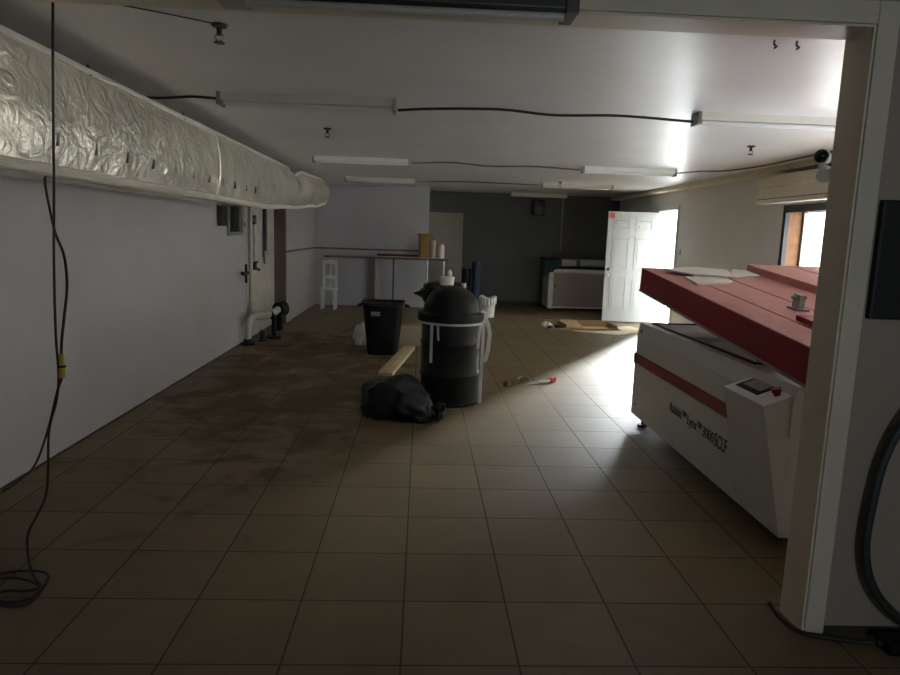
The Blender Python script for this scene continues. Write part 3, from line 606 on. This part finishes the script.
# ---------------------------------------------------------------- left wall services
def wallbox(name, y0, y1, z0, z1, dpt, m_, label, cover=True):
    t_ = thing(name, (XL, y0, z0), label, 'electrical box')
    MB().box(0.001, dpt, 0, y1-y0, 0, z1-z0, bevel=0.006).build('casing', m_, t_)
    return t_, y1-y0, z1-z0
t_, w_, h_ = wallbox('switch_box', 8.42, 8.66, 1.62, 1.96, 0.06, 'darkm', 'narrow dark switch box high on the left wall, nearer the camera')
MB().box(0.06, 0.066, 0.04, w_-0.04, 0.05, h_-0.05).build('cover_plate', 'darkm', t_)
t_, w_, h_ = wallbox('breaker_panel', 8.84, 9.52, 1.50, 1.95, 0.03, 'greym', 'open grey electrical panel with dark wiring on the left wall')
MB().box(0.03, 0.036, 0.05, 0.48, 0.05, h_-0.03).build('wiring_bay', 'blackp', t_)
MB().box(0.03, 0.05, 0.52, w_-0.02, 0.04, h_-0.04).build('panel_door', 'greym', t_)
m = MB(); 
for i in range(4): m.tube([(0.045, 0.1+0.07*i, 0.06), (0.06, 0.12+0.05*i, 0.2), (0.05, 0.09+0.08*i, 0.33), (0.045, 0.2, 0.41)], 0.008)
m.build('wires', 'cord', t_, smooth=True)
o = MB().cyl((0.001, 0, 0), (0.03, 0, 0), 0.03, n=14).build('wall_stud', 'blackp', loc=(XL, 9.62, 1.65), smooth=True); tag(o, 'small round black wall fitting beside the open electrical panel', 'wall fitting')
vv_ = thing('valve', (XL, 9.5, 0.98), 'black cross-handled valve low on the left wall', 'valve')
MB().cyl((0.001, 0, 0), (0.06, 0, 0), 0.025, n=14).build('stem', 'darkm', vv_, smooth=True)
MB().box(0.055, 0.08, -0.025, 0.025, -0.13, 0.13, bevel=0.006).box(0.055, 0.08, -0.14, 0.14, -0.025, 0.025, bevel=0.006).build('handle', 'blackp', vv_)
p1 = thing('water_pipe', (XL+0.045, 9.86, 0), 'cream vertical water pipe with tap on the left wall, beside the electrical panel', 'pipe')
MB().tube([(0, 0, 0.35), (0, 0, 1.2), (0, 0, 1.95), (0, 0, 2.57)], 0.028, n=12).build('riser', 'pvc', p1, smooth=True)
MB().tube([(0.015, 0.17, 1.08), (0.015, 0.17, 1.4), (0.015, 0.16, 1.72)], 0.02, n=10).build('drop', 'pvc', p1, smooth=True)
MB().cyl((0.015, 0.0, 1.72), (0.015, 0.22, 1.72), 0.024, n=10).cyl((0.015, 0.15, 1.66), (0.015, 0.15, 1.79), 0.034, n=12).build('tee', 'darkm', p1, smooth=True)
m = MB(); m.cyl((0.015, 0.17, 1.0), (0.015, 0.17, 1.12), 0.028, n=12); m.cyl((0.015, 0.17, 1.03), (0.06, 0.24, 1.0), 0.022, n=10); m.box(0.03, 0.06, 0.12, 0.2, 1.1, 1.13); m.build('tap', 'darkm', p1, smooth=True)
p2 = thing('steel_pipe', (XL+0.05, 10.75, 0), 'thin dark vertical pipe ending halfway down the left wall', 'pipe')
MB().cyl((0, 0, 1.22), (0, 0, 2.57), 0.03, n=12).build('riser', 'darkm', p2, smooth=True)
MB().cyl((0, 0, 1.17), (0, 0, 1.26), 0.042, n=12).cyl((0, 0, 1.06), (0, 0, 1.17), 0.026, n=12).build('end_valve', 'greym', p2, smooth=True)
mf = thing('pipe_manifold', (-2.22, 9.6, 0), 'cream and black pipe manifold with standing valves at the foot of the left wall', 'pipework')
MB().tube([(-0.17, 0.25, 0.36), (-0.10, 0.0, 0.37), (0.0, 0.3, 0.35), (0.02, 0.75, 0.34), (0.03, 1.0, 0.36)], 0.055, n=14).build('main_pipe', 'pvc', mf, smooth=True)
MB().tube([(-0.13, -0.22, 0.0), (-0.13, -0.22, 0.2), (-0.13, -0.1, 0.33), (-0.10, 0.05, 0.36)], 0.05, n=14).build('elbow', 'pvc', mf, smooth=True)
MB().lathe([(0.10, 0), (0.10, 0.03), (0.06, 0.04), (0.055, 0.09)], c=(-0.13, -0.22, 0), n=20).build('floor_flange', 'blackr', mf, smooth=True)
m = MB(); m.lathe([(0.11, 0), (0.11, 0.025), (0.035, 0.04), (0.03, 0.32)], c=(0.09, 0.42, 0), n=20); m.cyl((0.09, 0.42, 0.30), (0.02, 0.5, 0.36), 0.045, n=12); m.build('standing_valve', 'blackp', mf, smooth=True)
m = MB(); m.lathe([(0.07, 0), (0.07, 0.02), (0.04, 0.03), (0.04, 0.16)], c=(0.0, 0.1, 0), n=18); m.build('floor_drain', 'darkm', mf, smooth=True)
m = MB(); m.cyl((0.03, 1.0, 0.36), (0.09, 1.12, 0.37), 0.11, 0.12, n=22); m.cyl((0.09, 1.12, 0.37), (0.10, 1.14, 0.37), 0.08, n=18); m.tube([(0.05, 1.05, 0.30), (0.05, 1.05, 0.15), (0.04, 1.05, 0.02)], 0.05, n=12); m.build('pump_head', 'blackp', mf, smooth=True)

# ---------------------------------------------------------------- duct along the left wall
DX = -1.9
du = thing('ventilation_duct', (XL, 2.78, 1.86), 'long duct wrapped in shiny cream sheeting high on the left wall', 'duct')
def lerp(tab, y):
    for (a, p), (b, q) in zip(tab, tab[1:]):
        if y <= b:
            t = max(0, (y-a)/(b-a)); t = t*t*(3-2*t); return p+(q-p)*t
    return tab[-1][1]
ZT = [(0, 0.60), (7.15, 0.60), (7.38, 0.50), (7.62, 0.585), (8.6, 0.58), (9.2, 0.55), (9.5, 0.50), (9.62, 0.43)]
ZB = [(0, 0.0), (5.6, 0.0), (7.2, 0.05), (8.3, 0.11), (9.0, 0.18), (9.4, 0.26), (9.62, 0.38)]
BG = [(0, 0.0), (0.8, 0.05), (5.9, 0.05), (7.3, 0.16), (8.6, 0.16), (9.62, 0.08)]
WD = [(0, 0.56), (7.2, 0.56), (7.8, 0.68), (9.0, 0.78), (9.4, 0.76), (9.62, 0.66)]
BK = [(0, 0.10), (8.3, 0.10), (8.62, 0.20), (10, 0.20)]
def sect(y):
    zt, zb, bulge, wd, bk = (lerp(q, y) for q in (ZT, ZB, BG, WD, BK))
    pts = [(bk, zt)]; n = 14
    for i in range(n+1):
        t = i/n; x = wd + bulge*sin(pi*t)**0.8 if 0 < t < 1 else wd
        pts.append((x, zt - (zt-zb)*t))
    pts.append((bk, zb)); return pts
NY = 150; m = MB(); RS = []
YE = 9.62
for j in range(NY+1):
    y = YE*(1-(1-j/NY)**1.25); S = sect(y)
    RS.append([m.bm.verts.new((p[0] + (0.014*noise.noise(Vector((y*5, p[1]*6, 1.3))) if 0 < i < len(S)-1 else 0), y, p[1] + 0.008*noise.noise(Vector((y*4, p[1]*5, 7))))) for i, p in enumerate(S)])
for a, b in zip(RS, RS[1:]): m.join(a, b)
m.bm.faces.new(RS[0][::-1]); m.bm.faces.new(RS[-1]); m.build('sheeting', 'duct', du, smooth=True)
ys = [7.5*i/60 for i in range(61)] + [7.5+ (YE-0.12-7.5)*(i+1)/16 for i in range(16)]
MB().tube([(sect(y)[1][0]+0.006, y, sect(y)[1][1]+0.004) for y in ys], 0.02, n=8, steps=2).build('top_bead', 'offw', du, smooth=True)
MB().tube([(sect(y)[-2][0]+0.022, y, sect(y)[-2][1]+0.012) for y in ys], 0.03, n=8, steps=2).build('bottom_bead', 'offw', du, smooth=True)
m = MB(); n = 24; y = 3.65
for y in (3.7,): m.tube([(p[0]+0.006, y, p[1]) for p in sect(y)[1:-1]], 0.012, n=6, steps=2)
m.build('seam', 'duct', du, smooth=True)
for i in range(11):
    y = 0.9+0.42*i; S = sect(y); p = S[11]
    MB().box(p[0]-0.012, p[0]+0.008, y-0.012, y+0.012, p[1]-0.035, p[1]+0.035, bevel=0.004).build('tie_slot', 'brown', du)
for y in (1.35, 2.9): MB().tube([(0.575, y, 0.585), (0.57, y, 0.61), (0.56, y, 0.64)], 0.008).build('hanger', 'darkm', du)

# ---------------------------------------------------------------- ceiling lights
def light(L=1.27):
    t_ = thing('ceiling_light', (0, 0, HC), '', 'ceiling light', 'unlit strip lights under the ceiling')
    MB().prism([(-0.065, 0), (-0.05, -0.055), (0.05, -0.055), (0.065, 0)], -L/2, L/2, 'x').build('housing', 'offw', t_)
    for y in (-0.03, 0.03): MB().cyl((-L/2+0.03, y, -0.07), (L/2-0.03, y, -0.07), 0.0145, n=12).build('tube', 'white', t_, smooth=True)
    for s in (-1, 1): MB().box(s*L/2-0.012, s*L/2+0.012, -0.075, 0.075, -0.09, 0).build('end_cap', 'greym', t_)
    return t_
L0 = light()
spots = [(-0.83, 5.22, 'unlit strip light nearest the duct, left front of the room'), (2.72, 5.22, 'unlit strip light at the right front, reaching the doorway jamb'),
         (-0.80, 9.3, 'unlit strip light at left mid-room, just right of the duct end'), (2.83, 9.35, 'unlit strip light at right mid-room, in the bright ceiling glow'),
         (-0.75, 12.6, 'unlit strip light before the white back wall'), (2.80, 12.35, 'unlit strip light at the right, last but one before the charcoal wall'),
         (2.62, 15.35, 'unlit strip light farthest away, close to the charcoal wall')]
for i, (x, y, lb) in enumerate(spots):
    o = L0 if i == 0 else copy_tree(L0); o.location = (x, y, HC); o['label'] = lb
# fixture on the near side above the opening
nl = thing('ceiling_light', (0.0, 2.4, 2.343), 'unlit strip light mounted along the head of the wide opening', 'ceiling light')
MB().box(-0.57, 0.50, -0.02, 0.12, 0.03, 0.16, bevel=0.005).build('housing', 'darkm', nl)
MB().cyl((-0.57, 0.02, 0.013), (0.50, 0.02, 0.013), 0.014, n=12).build('tube', 'offw', nl, smooth=True)
for x0, x1, q in ((-0.67, -0.57, 'pvc'), (0.50, 0.545, 'brown')): MB().box(x0, x1, -0.022, 0.122, 0.018, 0.16, bevel=0.006).build('end_cap', q, nl)

# ceiling cables
def cable(name, pts, r, m_, label, cat='cable', group=None):
    c0 = Vector(pts[0]); o = MB().tube([Vector(p)-c0 for p in pts], r, n=8).build(name, m_, loc=c0, smooth=True); return tag(o, label, cat, group)
cable('power_cable', [(-0.17, 5.25, 2.515), (0.1, 5.27, 2.54), (0.6, 5.27, 2.555), (1.0, 5.24, 2.525), (1.5, 5.24, 2.54), (2.06, 5.22, 2.515)], 0.010, 'cord', 'black cable slung across the ceiling between the two front strip lights')
cable('power_cable', [(-0.14, 9.3, 2.535), (0.4, 9.32, 2.565), (0.9, 9.3, 2.535), (1.5, 9.32, 2.555), (2.16, 9.35, 2.535)], 0.009, 'brown', 'brown cable slung across the ceiling between the mid-room strip lights')
cable('power_cable', [(-0.1, 12.6, 2.54), (0.9, 12.5, 2.56), (2.13, 12.4, 2.54)], 0.009, 'brown', 'thin cable on the ceiling between the two farther strip lights')
cable('power_cable', [(-1.5, 5.22, 2.54), (-1.7, 5.3, 2.56), (-1.95, 5.3, 2.54), (-2.2, 5.35, 2.56), (-2.44, 5.4, 2.57)], 0.010, 'cord', 'short black cable from the left front strip light over the duct')
cable('power_cable', [(3.5, 9.35, 2.54), (3.75, 9.25, 2.565), (4.0, 9.0, 2.56), (4.15, 8.3, 2.56), (4.15, 7.2, 2.565), (4.15, 5.2, 2.565)], 0.009, 'brown', 'brown cable running along the soffit from the right mid-room light')
# sprinklers
def sprinkler():
    t_ = thing('sprinkler', (0, 0, HC), '', 'sprinkler', 'sprinkler heads on the ceiling')
    MB().lathe([(0.04, 0), (0.035, -0.012), (0.014, -0.016), (0.012, -0.05)], n=18, close=True).build('escutcheon', 'darkm', t_, smooth=True)
    MB().tube([(0.012, 0, -0.045), (0.022, 0, -0.06), (0.0, 0, -0.082)], 0.004).tube([(-0.012, 0, -0.045), (-0.022, 0, -0.06), (0.0, 0, -0.082)], 0.004).build('frame', 'chrome', t_, smooth=True)
    MB().cyl((0, 0, -0.082), (0, 0, -0.087), 0.026, n=16).build('deflector', 'darkm', t_)
    return t_
S0 = sprinkler()
for i, (x, y, lb) in enumerate([(-0.97, 3.5, 'sprinkler head on the ceiling nearest the camera, at upper left'), (-0.9, 6.75, 'sprinkler head just beyond the left front strip light'), (3.28, 6.8, 'sprinkler head beyond the right front strip light'), (2.42, 12.0, 'sprinkler head farthest off, before the charcoal wall')]):
    o = S0 if i == 0 else copy_tree(S0); o.location = (x, y, HC); o['label'] = lb
cable('sprinkler_line', [(-0.97, 3.47, 2.572), (-1.15, 3.35, 2.572), (-1.4, 3.2, 2.572)], 0.003, 'darkm', 'thin grey wire on the ceiling at the nearest sprinkler head', 'wire')
for x, lb in ((1.69, 'left one of two small dark hooks in the ceiling behind the opening head'), (1.80, 'right one of two small dark hooks in the ceiling behind the opening head')):
    k = MB().tube([(0, 0, 0), (0, 0, -0.02), (0.012, 0, -0.03), (0.0, 0, -0.038)], 0.005); tag(k.build('ceiling_hook', 'darkm', loc=(x, 3.33, HC), smooth=True), lb, 'hook', 'ceiling hooks')

# far wall speaker, conduit
sp = thing('wall_speaker', (2.67, YB-0.2, 2.1), 'black loudspeaker hung high on the charcoal wall', 'speaker')
MB().box(-0.13, 0.13, -0.1, 0.12, 0, 0.34, rot=Matrix.Rotation(radians(8), 3, 'X'), bevel=0.02).build('cabinet', 'blackr', sp)
MB().cyl((0, -0.12, 0.12), (0, -0.10, 0.12), 0.09, n=24).build('grille', 'darkm', sp, smooth=True); MB().cyl((0, 0.05, 0.2), (0, 0.2, 0.2), 0.02, n=10).build('bracket', 'greym', sp)
o = MB().cyl((0, 0, 0), (0, 0, 1.28), 0.022, n=10).build('conduit', 'greym', loc=(3.26, YB-0.024, 1.3), smooth=True); tag(o, 'thin vertical conduit on the charcoal wall above the far laser cutter', 'conduit')
o = MB().box(-0.012, -0.001, -0.035, 0.035, -0.05, 0.05, bevel=0.003).build('doorbell_plate', 'greym', loc=(XR, 11.87, 1.43)); tag(o, 'small grey switch plate on the right wall beside the bright doorway', 'switch')

# shutter box
sh = thing('shutter_box', (4.3, 5.3, 2.12), 'cream roller shutter housing with ridges above the window', 'shutter housing')
m = MB(); m.prism([(0, 0.33), (-0.0, 0.20), (0.02, 0.19), (0.02, 0.11), (0.0, 0.10), (0.0, 0.06), (0.299, 0.06), (0.299, 0.33)], 0, 3.36, 'y'); m.build('housing', 'jamb', sh)
MB().box(0.0, 0.12, 0.0, 3.36, 0.0, 0.05, bevel=0.006).build('bottom_slat', 'offw', sh)
MB().box(0.01, 0.11, 0.01, 3.35, 0.05, 0.06).build('guide', 'brown', sh)
# security camera on the jamb
sc = thing('security_camera', (PX-0.005, 2.76, 1.90), 'small white dome security camera with black lens on the doorway jamb', 'camera')
MB().cyl((-0.005, 0.0, 0.0), (0.012, 0.03, 0.02), 0.03, n=18).tube([(0.0, 0.01, 0.0), (-0.005, 0.02, 0.03), (0.0, 0.03, 0.06)], 0.016).build('mount', 'wplast', sc, smooth=True)
MB().ball((-0.005, 0.03, 0.075), 0.034, 0.034, 0.034, 3).build('housing', 'wplast', sc, smooth=True)
MB().ball((-0.018, 0.012, 0.08), 0.028, 0.028, 0.028, 3).build('lens', 'lens', sc, smooth=True)

# ---------------------------------------------------------------- hanging cords at left
def C3(*p): return p
cable('extension_cord', [(-1.465, 2.95, 2.575), (-1.488, 2.95, 2.144), (-1.504, 2.95, 1.783), (-1.522, 2.95, 1.45), (-1.534, 2.955, 1.15), (-1.540, 2.97, 0.95), (-1.560, 2.98, 0.83), (-1.60, 2.98, 0.69), (-1.626, 3.0, 0.5), (-1.642, 3.0, 0.38), (-1.676, 2.98, 0.29), (-1.706, 2.96, 0.22), (-1.705, 2.94, 0.15), (-1.683, 2.92, 0.056), (-1.644, 2.90, 0.008), (-1.60, 2.86, 0.006), (-1.66, 2.83, 0.006), (-1.736, 2.83, 0.006), (-1.78, 2.79, 0.006), (-1.70, 2.74, 0.006), (-1.61, 2.76, 0.006), (-1.60, 2.83, 0.014), (-1.68, 2.90, 0.015), (-1.80, 2.92, 0.015), (-1.84, 2.85, 0.015), (-1.79, 2.76, 0.014), (-1.68, 2.71, 0.007), (-1.59, 2.73, 0.007), (-1.585, 2.84, 0.022), (-1.63, 2.95, 0.022), (-1.75, 2.99, 0.015), (-1.90, 2.96, 0.006), (-2.0, 2.9, 0.006)], 0.0055, 'cord', 'dark extension cord hanging from the ceiling and coiled on the tiles at left', 'cord')
cable('hanging_cord', [(-2.06, 3.93, 1.853), (-2.04, 3.88, 1.83), (-1.933, 3.7, 1.722), (-1.774, 3.45, 1.56), (-1.634, 3.25, 1.458), (-1.55, 3.1, 1.332), (-1.527, 3.02, 1.206), (-1.526, 2.985, 1.10), (-1.529, 2.98, 1.03)], 0.006, 'cord', 'black cord bowing from under the duct to the yellow plug', 'cord')
cable('hanging_cord', [(-1.532, 2.98, 0.93), (-1.56, 2.985, 0.86), (-1.644, 3.05, 0.671), (-1.855, 3.3, 0.412), (-2.112, 3.6, 0.216), (-2.40, 3.9, 0.02), (-2.44, 4.0, 0.008)], 0.0055, 'cord', 'black cord sagging from the yellow plug to the foot of the left wall', 'cord')
pg = thing('plug_connector', (-1.530, 2.98, 0.935), 'yellow plug connector hanging on the cords at left', 'plug')
MB().cyl((0, 0, 0.0), (0, 0, 0.045), 0.016, n=14).build('plug', 'yel', pg, smooth=True); MB().cyl((0, 0, 0.045), (0, 0, 0.055), 0.018, n=14).build('collar', 'blackp', pg, smooth=True); MB().cyl((0, 0, 0.055), (0.002, 0, 0.105), 0.016, 0.010, n=14).build('socket', 'yel', pg, smooth=True)

# ---------------------------------------------------------------- near partition things
o = MB().box(0, 0.45, -0.03, -0.001, 0, 0.46, bevel=0.012).build('wall_panel', 'blackr', loc=(1.785, PA, 1.34)); tag(o, 'dark box on the partition wall at the right edge', 'wall box')
cable('hose', [(2.12, 2.52, 1.1), (1.99, 2.52, 0.98), (1.915, 2.53, 0.8), (1.885, 2.53, 0.58), (1.885, 2.53, 0.38), (1.94, 2.52, 0.22), (2.06, 2.5, 0.10), (2.2, 2.48, 0.04)], 0.02, 'hose', 'dark thick hose looping down the partition wall at right', 'hose')
cable('floor_cable', [(1.655, 2.78, 0.01), (1.645, 2.68, 0.01), (1.67, 2.56, 0.01), (1.76, 2.52, 0.01), (1.88, 2.49, 0.01), (1.95, 2.47, 0.02)], 0.009, 'cord', 'black cord on the floor wrapping the foot of the doorway jamb', 'cord')
ad = thing('power_adapter', (2.02, 2.45, 0), 'black power adapter brick on the floor at the lower right corner', 'adapter')
MB().box(-0.07, 0.09, -0.05, 0.05, 0, 0.05, bevel=0.018).build('brick', 'blackp', ad, smooth=True); MB().cyl((-0.085, 0.01, 0.025), (-0.06, 0.005, 0.025), 0.014, n=10).build('strain_relief', 'blackr', ad, smooth=True)
